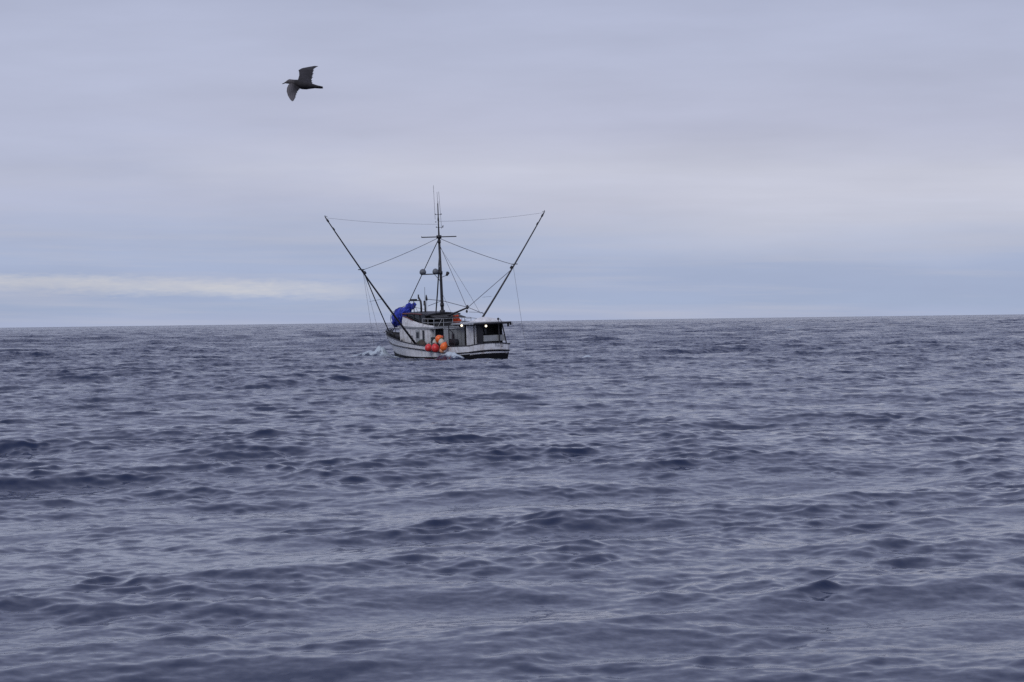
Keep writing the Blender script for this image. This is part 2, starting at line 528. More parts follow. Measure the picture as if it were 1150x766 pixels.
# port wall, front wall, starboard wall, with roof; a doorway in the after wall
HX0, HX1, HW, HT = -1.7, 2.9, 1.5, 2.15
house.box(((HX0 + HX1) / 2 + .0, HW, 1.25), (HX1 - HX0, .08, 1.78))
house.box(((HX0 + HX1) / 2, -HW, 1.25), (HX1 - HX0, .08, 1.78))
house.box((HX1 + .18, 0, 1.3), (.08, 2 * HW - .1, 1.7), (0, .12, 0))
house.box((HX0, 1.32, 1.25), (.08, .28, 1.78))
house.box((HX0, -1.2, 1.25), (.08, .52, 1.78))
dh = house.build('deckhouse', 'white', boat, bevel=.015)
mb = MB(); mb.box((HX0 - .02, .42, 1.22), (.05, 1.5, 1.72)); mb.build('doorway_shade', 'dark', dh)  # dark slab across the doorway, its colour standing for the shade inside
mb = MB(); mb.box((HX0 - .06, -1.2, 1.22), (.04, .5, 1.6)); mb.build('wall_shade_panel', 'dark', dh)  # dark panel added over the white wall as painted shade of the recess
mb = MB(); mb.box((HX0 - .08, -.62, 1.22), (.05, .5, 1.6)); mb.build('door', 'inner', dh, bevel=.01)
mb = MB()
mb.tube([(1.7, HW + .03, 1.74), (1.7, HW + .06, 1.74)], .12, 16); mb.build('porthole', 'glass', dh, smooth=False)
mb = MB(); mb.box((.1, HW + .06, 1.22), (.62, .03, 1.5)); d_ = mb.build('door', 'lgrey', dh, bevel=.01)
mb = MB(); mb.box((.1, HW + .085, 1.62), (.34, .03, .42)); mb.build('window', 'glass', d_)
mb = MB(); mb.tube([(-.12, HW + .1, 1.2), (-.02, HW + .1, 1.2)], .02, 6); mb.build('handle', 'galv', d_)
mb = MB(); mb.box((-.75, HW + .05, 1.25), (.3, .03, 1.45)); mb.build('side_panel', 'dark', dh)
mb = MB(); mb.tube([(2.55, HW + .1, .5), (2.55, HW + .1, 1.25)], .05, 8); mb.box((2.15, HW + .12, .85), (.35, .14, .5)); mb.build('vent_box', 'inner', dh, bevel=.01)
mb = MB()
for x in (1.1, .9): mb.tube([(x, HW + .07, .7), (x, HW + .07, 1.55)], .014, 6)
mb.tube([(1.1, HW + .07, 1.55), (.9, HW + .07, 1.55)], .014, 6); mb.build('grab_rail', 'dark', dh)
# boat deck: thin white-edged roof that runs aft to shelter the working deck
mb = MB()
g = []
for x in np.linspace(-2.5, 3.15, 9):
    g.append([(x, y, HT + .05 + .05 * (1 - (y / 1.6) ** 2) + max(0, x) * .015) for y in np.linspace(-1.62, 1.62, 9)])
mb.sheet(g, th=.1)
rf = mb.build('boat_deck', 'lgrey', boat, bevel=.01)
for x, y in ((-2.4, 1.5), (-2.4, -1.5)):
    mb = MB(); mb.tube([(x, y, .36), (x, y, 2.1)], .035, 8)
    mb.build('deck_post', 'lgrey', rf)

# white dodger / coaming rising forward
def coam(s_):
    top = [(-2.2, 2.30), (-1.2, 2.36), (0.2, 2.50), (1.2, 2.66), (2.0, 2.84), (2.6, 2.92)]
    g = []
    for x, z in top:
        g.append([(x, s_ * 1.52, 2.18), (x + .02, s_ * 1.50, (z + 2.18) / 2), (x + .05, s_ * 1.42, z)])
    inner_ = [[(p[0], p[1] - s_ * .05, p[2]) for p in r_] for r_ in g]
    return g, inner_
mb = MB()
for s_ in (1, -1):
    g, gi = coam(s_)
    mb.sheet(g); mb.sheet(gi)
    mb.sheet([[r_[2] for r_ in g], [r_[2] for r_ in gi]])
    mb.sheet([[p for p in g[0]], [p for p in gi[0]]])
mb.sheet([[(2.62, 1.44, 2.2), (2.62, 1.42, 2.92)], [(3.0, .8, 2.2), (2.98, .8, 2.96)], [(3.1, 0, 2.2), (3.08, 0, 2.98)], [(3.0, -.8, 2.2), (2.98, -.8, 2.96)], [(2.62, -1.44, 2.2), (2.62, -1.42, 2.92)]])
mb.build('coaming', 'white', boat)
mb = MB(); mb.tube([(1.0, 1.46, 2.66), (1.9, 1.46, 2.86), (2.55, 1.46, 2.96)], .035, 6); mb.build('coaming_trim', 'red', boat)

# wheelhouse: posts, dark glass and roof
wh = MB()
WX0, WX1, WW = -.5, 2.3, 1.2
for x, y in ((WX0, WW), (WX1, WW), (WX0, -WW), (WX1, -WW), (.35, WW), (1.25, WW), (.35, -WW), (1.25, -WW), (WX1, .4), (WX1, -.4), (WX0, .4), (WX0, -.4)):
    wh.box((x, y, 2.65), (.1, .1, .95))
wh.box(((WX0 + WX1) / 2, WW, 2.36), (WX1 - WX0 + .1, .07, .34)); wh.box(((WX0 + WX1) / 2, -WW, 2.36), (WX1 - WX0 + .1, .07, .34))
wh.box((WX0, 0, 2.36), (.07, 2 * WW - .1, .34)); wh.box((WX1, 0, 2.36), (.07, 2 * WW - .1, .34))
wheel = wh.build('wheelhouse', 'inner', boat, bevel=.01)
for x, w_ in ((-.08, .72), (.8, .76), (1.78, .9)):
    for y in (WW + .0, -WW):
        mb = MB(); mb.box((x, y, 2.81), (w_, .03, .54)); mb.build('window', 'glass', wheel)
for y, w_ in ((.8, .66), (0, .66), (-.8, .66)):
    for x in (WX0, WX1):
        mb = MB(); mb.box((x, y, 2.81), (.03, w_, .54)); mb.build('window', 'glass', wheel)
mb = MB()
g = [[(x, y, 3.10 + .12 * (1 - (y / 1.35) ** 2) + .05 * math.sin((x + 1) * .7)) for y in np.linspace(-1.34, 1.34, 9)] for x in np.linspace(-1.1, 2.8, 9)]
mb.sheet(g, th=.09); mb.build('roof', 'dark', wheel)
mb = MB(); mb.tube([(-.2, 1.36, 3.10), (.8, 1.37, 3.14), (1.8, 1.37, 3.15), (2.8, 1.36, 3.12)], .045, 6); mb.tube([(2.84, 1.3, 3.13), (2.84, -1.3, 3.13)], .04, 6)
mb.build('roof_trim', 'red', wheel)
mb = MB()
g = [[(x, y, 3.02 - .17 * (-1.1 - x) + .05 * (1 - (y / 1.2) ** 2)) for y in np.linspace(-1.25, 1.15, 7)] for x in (-1.1, -1.6, -2.1)]
mb.sheet(g, th=.05); mb.build('awning', 'inner', wheel)
mb = MB()
mb.box((-1.45, -.15, 2.5), (.7, 1.3, .55)); mb.box((-1.6, .75, 2.42), (.35, .35, .4)); mb.tube([(-1.2, -.9, 2.2), (-1.2, -.9, 2.8)], .16, 10)
mb.build('deck_locker', 'inner', boat, bevel=.02)

# rails round the boat deck
mb = MB()
corner = [(-.6, 1.5), (-1.4, 1.5), (-2.3, 1.5), (-2.35, .75), (-2.35, 0.0), (-2.35, -.75), (-2.35, -1.5), (-1.4, -1.5), (-.4, -1.5)]
for z in (2.52, 2.80):
    mb.tube([(x, y, z) for x, y in corner], .02, 6)
for x, y in corner:
    mb.tube([(x, y, 2.2), (x, y, 2.80)], .022, 6)
mb.tube([(-2.3, 1.2, 2.2), (-2.35, .85, 2.8)], .018, 6)
mb.build('railing', 'lgrey', boat)

# exhaust stacks, small radar gantry, horns on the wheelhouse roof
mb = MB(); mb.tube([(1.45, .5, 3.2), (1.45, .5, 3.75), (1.50, .5, 4.0), (1.72, .5, 4.2), (1.80, .5, 4.3)], [.075, .075, .075, .07, .06], 10)
mb.tube([(1.83, .5, 4.2), (1.83, .5, 4.5)], .055, 8)
mb.build('exhaust_stack', 'dark', boat, smooth=True)
mb = MB(); mb.tube([(1.2, .3, 3.2), (1.2, .3, 3.7), (1.26, .3, 3.72), (1.28, .3, 4.05)], [.07, .07, .1, .08], 10)
mb.tube([(1.22, .3, 4.0), (1.18, .3, 5.05)], .014, 6)
mb.build('exhaust_stack', 'dark', boat, smooth=True)
mb = MB()
mb.box((2.1, .75, 4.06), (.75, .5, .06)); mb.tube([(2.1, .75, 3.2), (2.1, .75, 4.05)], .03, 6)
mb.tube([(2.3, .9, 3.2), (2.1, .75, 4.0)], .014, 5); mb.tube([(1.75, .6, 3.2), (2.1, .75, 3.8)], .014, 5); mb.tube([(2.1, .75, 3.6), (1.2, .3, 3.4)], .014, 5)
mb.box((2.1, .78, 4.14), (.6, .12, .09), (0, 0, .4))
gan = mb.build('radar_stand', 'dark', boat)
mb = MB(); mb.tube([(.95, .3, 4.05), (.95, .3, 4.12), (.98, .3, 4.3), (1.0, .3, 4.48)], [.05, .09, .07, .03], 8); mb.tube([(.95, .3, 3.2), (.95, .3, 4.1)], .012, 5)
mb.build('horn', 'dark', boat, smooth=True)

# ------------------------------------------------------------------ mast and its gear
mb = MB()
mb.tube([(-.88, 0, .36), (-.86, 0, 2.9), (-.8, 0, 5.5), (-.70, 0, 8.64)], [.13, .12, .10, .085], 12)
mb.tube([(-.70, 0, 8.64), (-.68, 0, 9.6), (-.66, 0, 11.05)], [.065, .045, .03], 8)
for z, r_ in ((3.25, .2), (3.75, .15), (8.64, .19), (8.3, .12), (6.05, .14), (9.9, .06)):
    xx = itp(z, [2.9, 5.5, 8.64, 11], [-.86, -.8, -.70, -.66])
    mb.tube([(xx, 0, z - .12), (xx, 0, z + .12)], r_, 10)
mast = mb.build('mast', 'pole', boat, smooth=True)
mb = MB(); mb.tube([(-.55, 0, 6.47), (-.3, 0.05, 4.7), (-.02, .12, 2.9)], .05, 8); mb.tube([(-.72, 0, 7.6), (-.5, .02, 6.47)], .03, 6)
for z in (6.2, 6.6, 7.0, 7.4): mb.tube([(-.75, 0, z), (-.62, .0, z + .05)], .015, 5)
mb.build('mast_strut', 'pole', mast)
mb = MB(); mb.tube([(-.70, -1.42, 8.64), (-.70, 1.42, 8.64)], .038, 6); mb.tube([(-.7, 1.42, 8.64), (-.7, 1.42, 8.72)], .02, 5)
mb.build('spreader', 'pole', mast)
mb = MB(); mb.tube([(-.78, 0, 5.98), (-.78, 1.62, 5.98)], .04, 6); mb.tube([(-.78, 0, 5.7), (-.78, -.55, 5.88)], .022, 5)
mb.tube([(-.78, 0.0, 5.4), (-.78, .5, 5.95)], .02, 5)
brk = mb.build('radar_bracket', 'pole', mast)
for y, r_ in ((1.45, .24), (.42, .22)):
    mb = MB(); mb.tube([(-.78, y, 6.0), (-.78, y, 6.06), (-.78, y, 6.2), (-.78, y, 6.32), (-.78, y, 6.38)], [r_ * .7, r_, r_, r_ * .7, r_ * .2], 14)
    mb.build('radar_dome', 'dome', brk, smooth=True)
mb = MB(); mb.tube([(-.9, -.42, 5.86), (-.8, -.58, 6.04)], [.08, .13], 10); mb.build('deck_light', 'dark', mast)
# masthead antennas on two little crossbars
mb = MB()
for z, y0, y1 in ((10.25, .24, -.30), (9.32, .18, -.40)):
    mb.tube([(-.66, y0, z), (-.66, y1, z)], .018, 5)
for p, q, r_ in (((-.66, .24, 9.9), (-.66, .30, 12.35), .013), ((-.66, -.01, 11.0), (-.66, .02, 11.85), .013), ((-.66, -.26, 9.2), (-.66, -.12, 11.9), .012), ((-.66, -.06, 9.3), (-.66, -.04, 11.2), .01)):
    mb.tube([p, q], r_, 5)
for y, z in ((.22, 10.28), (-.26, 10.28), (.2, 9.72), (.16, 9.35), (-.35, 9.36), (-.38, 9.42)):
    mb.ball((-.66, y, z), .045, 6, 5)
mb.build('antenna', 'wire', mast)

# boom running aft with its block
mb = MB(); mb.tube([(-.95, -.05, 2.85), (-1.95, -.03, 3.02), (-4.75, 0, 3.6)], [.07, .075, .055], 10)
mb.tube([(-4.6, 0, 3.45), (-4.6, 0, 3.75)], .07, 8)
boom = mb.build('boom', 'pole', boat, smooth=True)
mb = MB(); mb.tube([(-4.5, 0, 3.55), (-4.48, 0, 3.38)], .012, 5); mb.ball((-4.48, 0, 3.3), (.07, .09, .11), 8, 6); mb.build('block', 'dark', boom)

# trolling poles, one each side
for s_ in (1, -1):
    base = Vector((-.6, s_ * 2.12, 1.0)); tip = Vector((-.6, s_ * 8.95, 10.25))
    d = tip - base
    pts = [base + d * t + Vector((0, 0, -.16 * math.sin(math.pi * t))) for t in np.linspace(0, 1, 9)]
    mb = MB(); mb.tube(pts, list(np.linspace(.085, .04, 9)), 8)
    for t, r_ in ((.56, .10), (.965, .07), (.90, .06)):
        p = base + d * t
        mb.tube([p, p + d.normalized() * .2], r_, 8)
    o = mb.build('trolling_pole', 'pole', boat, smooth=True)
    mid = base + d * .59
    mb = MB()
    mb.box((base.x, base.y, base.z - .02), (.3, .16, .22)); mb.build('pole_bracket', 'dark', o)
    mb = MB(); mb.box(mid + Vector((0, s_ * .12, .03)), (.05, .5, .06)); mb.build('pole_fitting', 'dark', o)
    mb = MB(); mb.tube([tip, tip + Vector((0, s_ * .02, .14))], .02, 5)
    mb.box(tip + Vector((0, -s_ * .05, .05)), (.05, .22, .03)); mb.build('pole_tip', 'dark', o)
    mb = MB()
    for q in ((-.6, s_ * .05, 8.55),):
        mb.tube(sag(mid, q, .10), .019, 5)
    mb.build('topping_stay', 'gwire', o)
    mb = MB(); mb.tube(sag(tip - Vector((0, s_ * .1, .05)), (-.66, s_ * .05, 9.55 if s_ > 0 else 9.75), .12), .008, 5); mb.build('tip_stay', 'wire', o)
    mb = MB()
    if s_ > 0:
        mb.tube([mid, mid.lerp(Vector((7.25, .25, 1.75)), .5) - Vector((0, 0, .05)), (7.25, .25, 1.75)], .04, 6)
    else:
        mb.tube([mid + Vector((0, 0, -.25)), (-4.7, 0, 3.6)], .022, 5)
    mb.build('guy', 'pole' if s_ > 0 else 'gwire', o)
    # trolling lines hanging from the pole to the water and gurdies
    mb = MB()
    if s_ > 0:
        for q in ((-.4, 5.35, 1.0), (-1.2, 5.0, .5)):
            mb.tube([mid - Vector((0, 0, .1)), q], .009, 4)
        mb.tube([(-.6, 4.6, 4.35), (1.6, 4.6, 4.15)], .014, 4)
    else:
        mb.tube([mid - Vector((0, 0, .1)), (-.6, -6.75, 2.0), (-.9, -6.9, .1)], .010, 4)
        mb.tube([(-.6, -4.25, 4.2), (-2.2, -2.6, 4.2)], .012, 4)
        mb.tube([(-.6, -3.5, 3.05), (-1.2, -2.0, 3.15)], .02, 4)
    mb.build('trolling_line', 'wire', o)

# standing rigging
mb = MB(); mb.tube([(-.66, 0, 8.5), (4.65, 0, 3.58), (7.2, 0, 1.65)], .032, 6)
fs = mb.build('forestay', 'pole', boat)
mb = MB()
mb.tube([(-.82, 0, 8.0), (-4.5, 0, 3.58)], .018, 5)
mb.tube([(-.82, 0, 7.9), (-1.6, -2.0, 4.2), (-1.9, -2.55, 3.0)], .010, 4)
mb.build('backstay', 'gwire', boat)
mb = MB()
mb.tube([(.95, .3, 4.15), (-.85, 0, 4.05), (-4.7, 0, 3.58)], .022, 5)
mb.tube([(-4.7, 0, 3.58), (-.6, -3.55, 2.95)], .022, 5)
mb.tube([(1.3, 0, 3.65), (-.85, 0, 4.05)], .02, 5)
mb.tube([(-.85, -.02, 4.6), (-1.5, -.5, 2.9)], .01, 4)
mb.build('stay', 'gwire', boat)

# ------------------------------------------------------------------ after deck
# grey bait shelter on the port side abaft the house
mb = MB()
mb.box((-3.3, .42, 1.36), (.9, 1.25, 1.42)); mb.box((-3.3, .42, 2.095), (1.0, 1.32, .05))
bs = mb.build('bait_shed', 'lgrey', boat, bevel=.03)
mb = MB()
for y in (.1, .42, .74): mb.box((-3.755, y, 1.36), (.012, .012, 1.3))
mb.build('panel_seam', 'grey', bs)
mb = MB()
mb.box((-2.3, 1.35, 1.0), (.7, .5, 1.0)); mb.box((-2.2, 1.6, .7), (.5, .3, .5))
mb.build('side_locker', 'inner', boat, bevel=.02)

# canopy over the trolling cockpit
mb = MB()
g = []
for x in np.linspace(-7.25, -4.9, 11):
    row = []
    for y in np.linspace(-1.75, 1.55, 15):
        row.append((x, y, 2.52 + .07 * (1 - (y / 1.7) ** 2) + (x + 7.25) * -.015))
    g.append(row)
mb.sheet(g, th=.07)
can = mb.build('canopy', 'lgrey', boat)
mb = MB(); mb.tube([(-7.28, y, 2.47) for y in np.linspace(-1.95, .95, 5)], .075, 8); mb.box((-7.25, -1.75, 2.35), (.12, .1, .3)); mb.box((-7.25, -1.95, 2.4), (.12, .08, .22))
mb.tube([(-7.28, -2.1, 2.45), (-7.28, -2.12, 2.2)], .02, 5)
mb.build('roller_tube', 'dark', can, smooth=False)
# pale humped cover on top of the canopy
def hump(d):
    return 1.0
mb = MB()
g = []
for i in range(13):
    u_ = i / 12
    row = []
    for j in range(17):
        v_ = j / 16
        e = (math.sin(math.pi * u_) ** .5) * (math.sin(math.pi * v_) ** .6)
        wv = .03 * math.sin(9 * u_ + 3 * v_) * e
        row.append((-6.9 + 1.9 * u_, -1.65 + 1.9 * v_, 2.55 + (.34 + wv) * e))
    g.append(row)
mb.sheet(g, th=.03); mb.build('canopy_hood', 'white', can, smooth=True)
mb = MB(); mb.ball((-7.0, -1.1, 2.75), (.09, .09, .09), 8, 6); mb.tube([(-7.0, -1.1, 2.5), (-7.0, -1.1, 2.75)], .025, 6)
mb.tube([(-7.1, -1.35, 2.5), (-7.05, -1.2, 2.75)], .02, 5); mb.build('stern_light', 'dark', can)
for p, q in (((-7.15, -1.62, 1.05), (-7.15, -1.3, 2.48)), ((-7.1, -1.1, 1.1), (-7.1, -1.05, 2.48)), ((-4.4, 1.45, .36), (-4.4, 1.45, 2.45)), ((-7.15, .95, 1.0), (-7.15, .95, 2.48)), ((-4.4, -1.6, .36), (-4.4, -1.6, 2.45))):
    mb = MB(); mb.tube([p, q], .045, 8); mb.build('post', 'dark', can)
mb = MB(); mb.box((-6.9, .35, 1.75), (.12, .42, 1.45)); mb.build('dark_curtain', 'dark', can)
mb = MB(); mb.box((-6.75, .93, 1.66), (.06, .8, 1.4)); mb.build('side_screen', 'white', can, bevel=.01)
mb = MB(); mb.box((-6.15, -1.55, 1.7), (1.1, .06, 1.45)); mb.build('opening_shade', 'dark', can)  # dark sheet added to fill the starboard opening with painted shade
mb = MB(); mb.box((-6.95, -.78, 1.42), (.07, 1.75, .42)); mb.build('wind_board', 'lgrey', can, bevel=.01)
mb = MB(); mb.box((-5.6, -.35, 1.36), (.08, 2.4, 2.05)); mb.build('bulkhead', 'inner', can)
mb = MB(); mb.box((-5.67, .1, 1.7), (.06, .75, .5)); mb.build('cupboard', 'grey', can)
mb = MB(); mb.box((-5.68, -.62, 1.85), (.06, .45, .4)); mb.build('window', 'glass', can)

# gurdies: reels and davit by the port quarter
mb = MB()
for x in (-5.3, -5.75):
    mb.tube([(x - .04, 1.55, 1.2), (x - .04, 1.85, 1.2)], .26, 14); mb.tube([(x, 1.5, 1.2), (x, 1.9, 1.2)], .07, 8)
mb.box((-5.5, 1.7, .8), (.7, .3, .7)); mb.tube([(-5.5, 1.7, 1.0), (-5.5, 1.75, 1.9), (-5.6, 2.1, 2.15)], .035, 6)
mb.box((-5.5, 1.72, 1.6), (.18, .12, .4))
mb.build('trolling_gurdy', 'dark', boat)
# lit work lamps
for p in ((-4.05, .22, 2.30), (-7.2, .02, 2.30)):
    mb = MB(); mb.box((p[0] + .06, p[1], p[2]), (.12, .3, .22)); mb.tube([(p[0] + .06, p[1], p[2]), (p[0] + .06, p[1], 2.5)], .02, 5)
    lo = mb.build('work_lamp', 'dark', boat, bevel=.01)
    mb = MB(); mb.ball((p[0] - .02, p[1], p[2]), (.04, .085, .075), 10, 6); mb.build('lens', 'lamp', lo, smooth=True)
mb = MB(); mb.box((-4.1, -.1, 2.34), (.2, .16, .3)); mb.tube([(-4.1, -.1, 2.4), (-4.1, -.1, 2.75), (-4.3, -.5, 2.82), (-4.3, -.9, 2.76)], .016, 5); mb.box((-3.9, .55, 2.35), (.3, .4, .12))
mb.build('lamp_bracket', 'dark', boat)

# ------------------------------------------------------------------ loose things aboard (top level)
def place(o, p, rot=(0, 0, 0)):
    o.matrix_world = BMW @ Matrix.Translation(p) @ Euler(rot).to_matrix().to_4x4()
    return o


buoys = [
    ((-3.25, 2.5, .80), .27, 'redb', 'red round buoy, forward end of the buoy cluster on the rail', (.2, .1, 0), 1.0),
    ((-4.30, 2.5, .80), .29, 'redb', 'red round buoy in the bottom middle of the cluster, under the two white ones', (-.2, .3, 0), 1.05),
    ((-5.45, 2.47, .93), .25, 'orange', 'large orange buoy at the after end of the cluster', (.4, -.3, 0), 1.2),
    ((-5.28, 2.55, .66), .16, 'tan', 'small faded peach buoy hanging lowest, below the orange one', (.1, .2, 0), 1.1),
    ((-4.60, 2.36, 1.46), .28, 'orange', 'orange buoy topmost in the cluster', (1.1, .2, 0), 1.0),
    ((-4.08, 2.42, 1.18), .17, 'cream', 'small oval white buoy left of the larger white one', (0, .1, 0), 1.35),
    ((-5.08, 2.42, 1.23), .22, 'cream', 'larger white buoy stained pink below, right in the cluster', (0, .5, 0), 1.1),
]
for i, (p, r_, m_, lab, rot, el) in enumerate(buoys):
    root = bpy.data.objects.new('mooring_buoy', None); col.objects.link(root)
    place(root, p, rot)
    tag(root, lab, 'buoy', 'buoys hung in a cluster on the port rail')
    mb = MB(); mb.ball((0, 0, 0), (r_, r_, r_ * el), 18, 14, shape=lambda d: 1 + .16 * max(0, d.z) ** 6 - .04 * max(0, -d.z) ** 3)
    mb.build('buoy_body', m_, root, smooth=True)
    mb = MB(); mb.tube([(0, 0, r_ * el * 1.08), (0, 0, r_ * el * 1.33)], [.05, .06], 8); mb.build('buoy_eye', 'dark' if m_ != 'orange' else 'redb', root)
    mb = MB(); mb.tube([(0, 0, r_ * el * 1.28), (.05, -.1, r_ * el * 1.28 + .15), (.0, -.25, max(.05, 1.0 - p[2]) + .12)], .014, 5); mb.build('lanyard', 'rope', root)

# blue sail bundled on the foot of the forestay
root = bpy.data.objects.new('furled_sail', None); col.objects.link(root); place(root, (0, 0, 0))
tag(root, 'crumpled blue sail bundled round the stay ahead of the wheelhouse', 'sail')
mb = MB()
NI, NJ = 26, 40
vs_ = []
axis = [Vector((4.15, 0, 3.45)), Vector((4.7, 0, 3.2)), Vector((5.3, 0, 2.98)), Vector((6.0, 0, 2.78)), Vector((6.75, 0, 2.6))]
rad = [(.16, .14), (.36, .32), (.44, .55), (.46, .66), (.28, .44)]
for i in range(NI):
    t = i / (NI - 1) * 4; a = min(3, int(t)); u_ = t - a
    c = axis[a].lerp(axis[a + 1], u_); ry_ = rad[a][0] * (1 - u_) + rad[a + 1][0] * u_; rz_ = rad[a][1] * (1 - u_) + rad[a + 1][1] * u_
    if i in (0, NI - 1): ry_ *= .3; rz_ *= .5
    for j in range(NJ):
        an = 2 * math.pi * j / NJ
        fold = 1 + .06 * math.sin(5 * an + 1.3 * i * .4) + .04 * math.sin(11 * an - i * .5) + .05 * math.sin(3 * an + i)
        hang = .16 * max(0, -math.sin(an)) * math.sin(i * .9)
        vs_.append((c.x + .05 * math.sin(7 * an + i), c.y + ry_ * fold * math.cos(an), c.z + rz_ * fold * math.sin(an) - hang))
fs_ = [(i * NJ + j, i * NJ + (j + 1) % NJ, (i + 1) * NJ + (j + 1) % NJ, (i + 1) * NJ + j) for i in range(NI - 1) for j in range(NJ)]
fs_ += [tuple(range(NJ)), tuple((NI - 1) * NJ + j for j in range(NJ))][::1]
mb.add(vs_, fs_); mb.build('sail_bundle', 'blue', root, smooth=True)
mb = MB()
mb.ball((4.35, .05, 3.55), (.2, .22, .42), 14, 10, rot=(0, -.75, 0), lump=.12, seed=4)
mb.ball((4.15, -.25, 3.62), (.12, .2, .3), 12, 8, rot=(.6, -.2, 0), lump=.15, seed=5)
mb.build('sail_head', 'blue', root, smooth=True)
mb = MB()
for x in (4.9, 5.6, 6.3):
    zc = itp(x, [4.15, 4.7, 5.3, 6, 6.75], [3.45, 3.2, 2.98, 2.78, 2.6]); rr = itp(x, [4.15, 4.7, 5.3, 6, 6.75], [.2, .45, .6, .68, .45])
    mb.tube([(x, .62 * rr / .55 * math.cos(a) * .85, zc + rr * 1.02 * math.sin(a)) for a in np.linspace(0, 2 * math.pi, 17)], .02, 5, cap=False)
mb.build('sail_tie', 'dark', root)

# orange tarp bundle on the boat deck
root = bpy.data.objects.new('tarp_bundle', None); col.objects.link(root); place(root, (-1.85, -.55, 2.46))
tag(root, 'orange crumpled bundle with a grey top, lashed on the house roof beside the boom', 'gear bundle')
mb = MB(); mb.ball((0, 0, .28), (.25, .27, .32), 22, 16, lump=.08, seed=1); mb.ball((-.1, -.16, .12), (.2, .2, .15), 16, 10, lump=.1, seed=2)
mb.build('tarp', 'otarp', root, smooth=True)
mb = MB(); mb.ball((0, .06, .62), (.19, .2, .15), 18, 12, lump=.1, seed=3); mb.build('tarp_top', 'grey', root, smooth=True)
mb = MB(); mb.tube([(.27 * math.cos(a), .29 * math.sin(a), .42) for a in np.linspace(0, 2 * math.pi, 15)], .02, 5, cap=False); mb.build('lashing', 'dark', root)
root = bpy.data.objects.new('deck_bag', None); col.objects.link(root); place(root, (-1.95, -1.1, 2.2))
tag(root, 'low dark red bag lying on the house roof next to the orange bundle', 'bag')
mb = MB(); mb.ball((0, 0, .12), (.2, .32, .12), 18, 10, lump=.08, seed=9); mb.build('bag_body', 'red', root, smooth=True)
mb = MB(); mb.tube([(0, -.2, .2), (0, 0, .3), (0, .2, .2)], .016, 5); mb.build('handle', 'dark', root)

# covered gear heap on the port side deck
root = bpy.data.objects.new('net_heap', None); col.objects.link(root); place(root, (0, 0, 0))
tag(root, 'brown heap of covered fishing gear on the side deck by the near pole', 'gear heap')
mb = MB(); mb.ball((-1.0, 1.88, .88), (.62, .27, .42), 26, 14, lump=.07, seed=6); mb.ball((-.4, 1.85, .8), (.35, .24, .3), 20, 10, lump=.08, seed=7)
mb.build('covered_pile', 'net', root, smooth=True)
mb = MB(); mb.tube([(-1.05, 1.88 + .31 * math.cos(a), .9 + .45 * math.sin(a)) for a in np.linspace(0, 2 * math.pi, 17)], .018, 5, cap=False); mb.build('tie_rope', 'rope', root)

# fish totes near the cockpit
root = bpy.data.objects.new('fish_tote', None); col.objects.link(root); place(root, (-4.75, 1.35, .36))
tag(root, 'grey plastic fish tote standing on the after deck behind the buoys', 'tote')
mb = MB()
for c_, s2 in (((0, .28, .3), (.7, .04, .6)), ((0, -.28, .3), (.7, .04, .6)), ((.35, 0, .3), (.04, .52, .6)), ((-.35, 0, .3), (.04, .52, .6)), ((0, 0, .03), (.66, .52, .05))):
    mb.box(c_, s2)
mb.build('tub', 'grey', root, bevel=.01)
mb = MB(); mb.tube([(-.37, -.3, .61), (.37, -.3, .61), (.37, .3, .61), (-.37, .3, .61), (-.37, -.3, .61)], .03, 6); mb.build('tub_rim', 'lgrey', root)

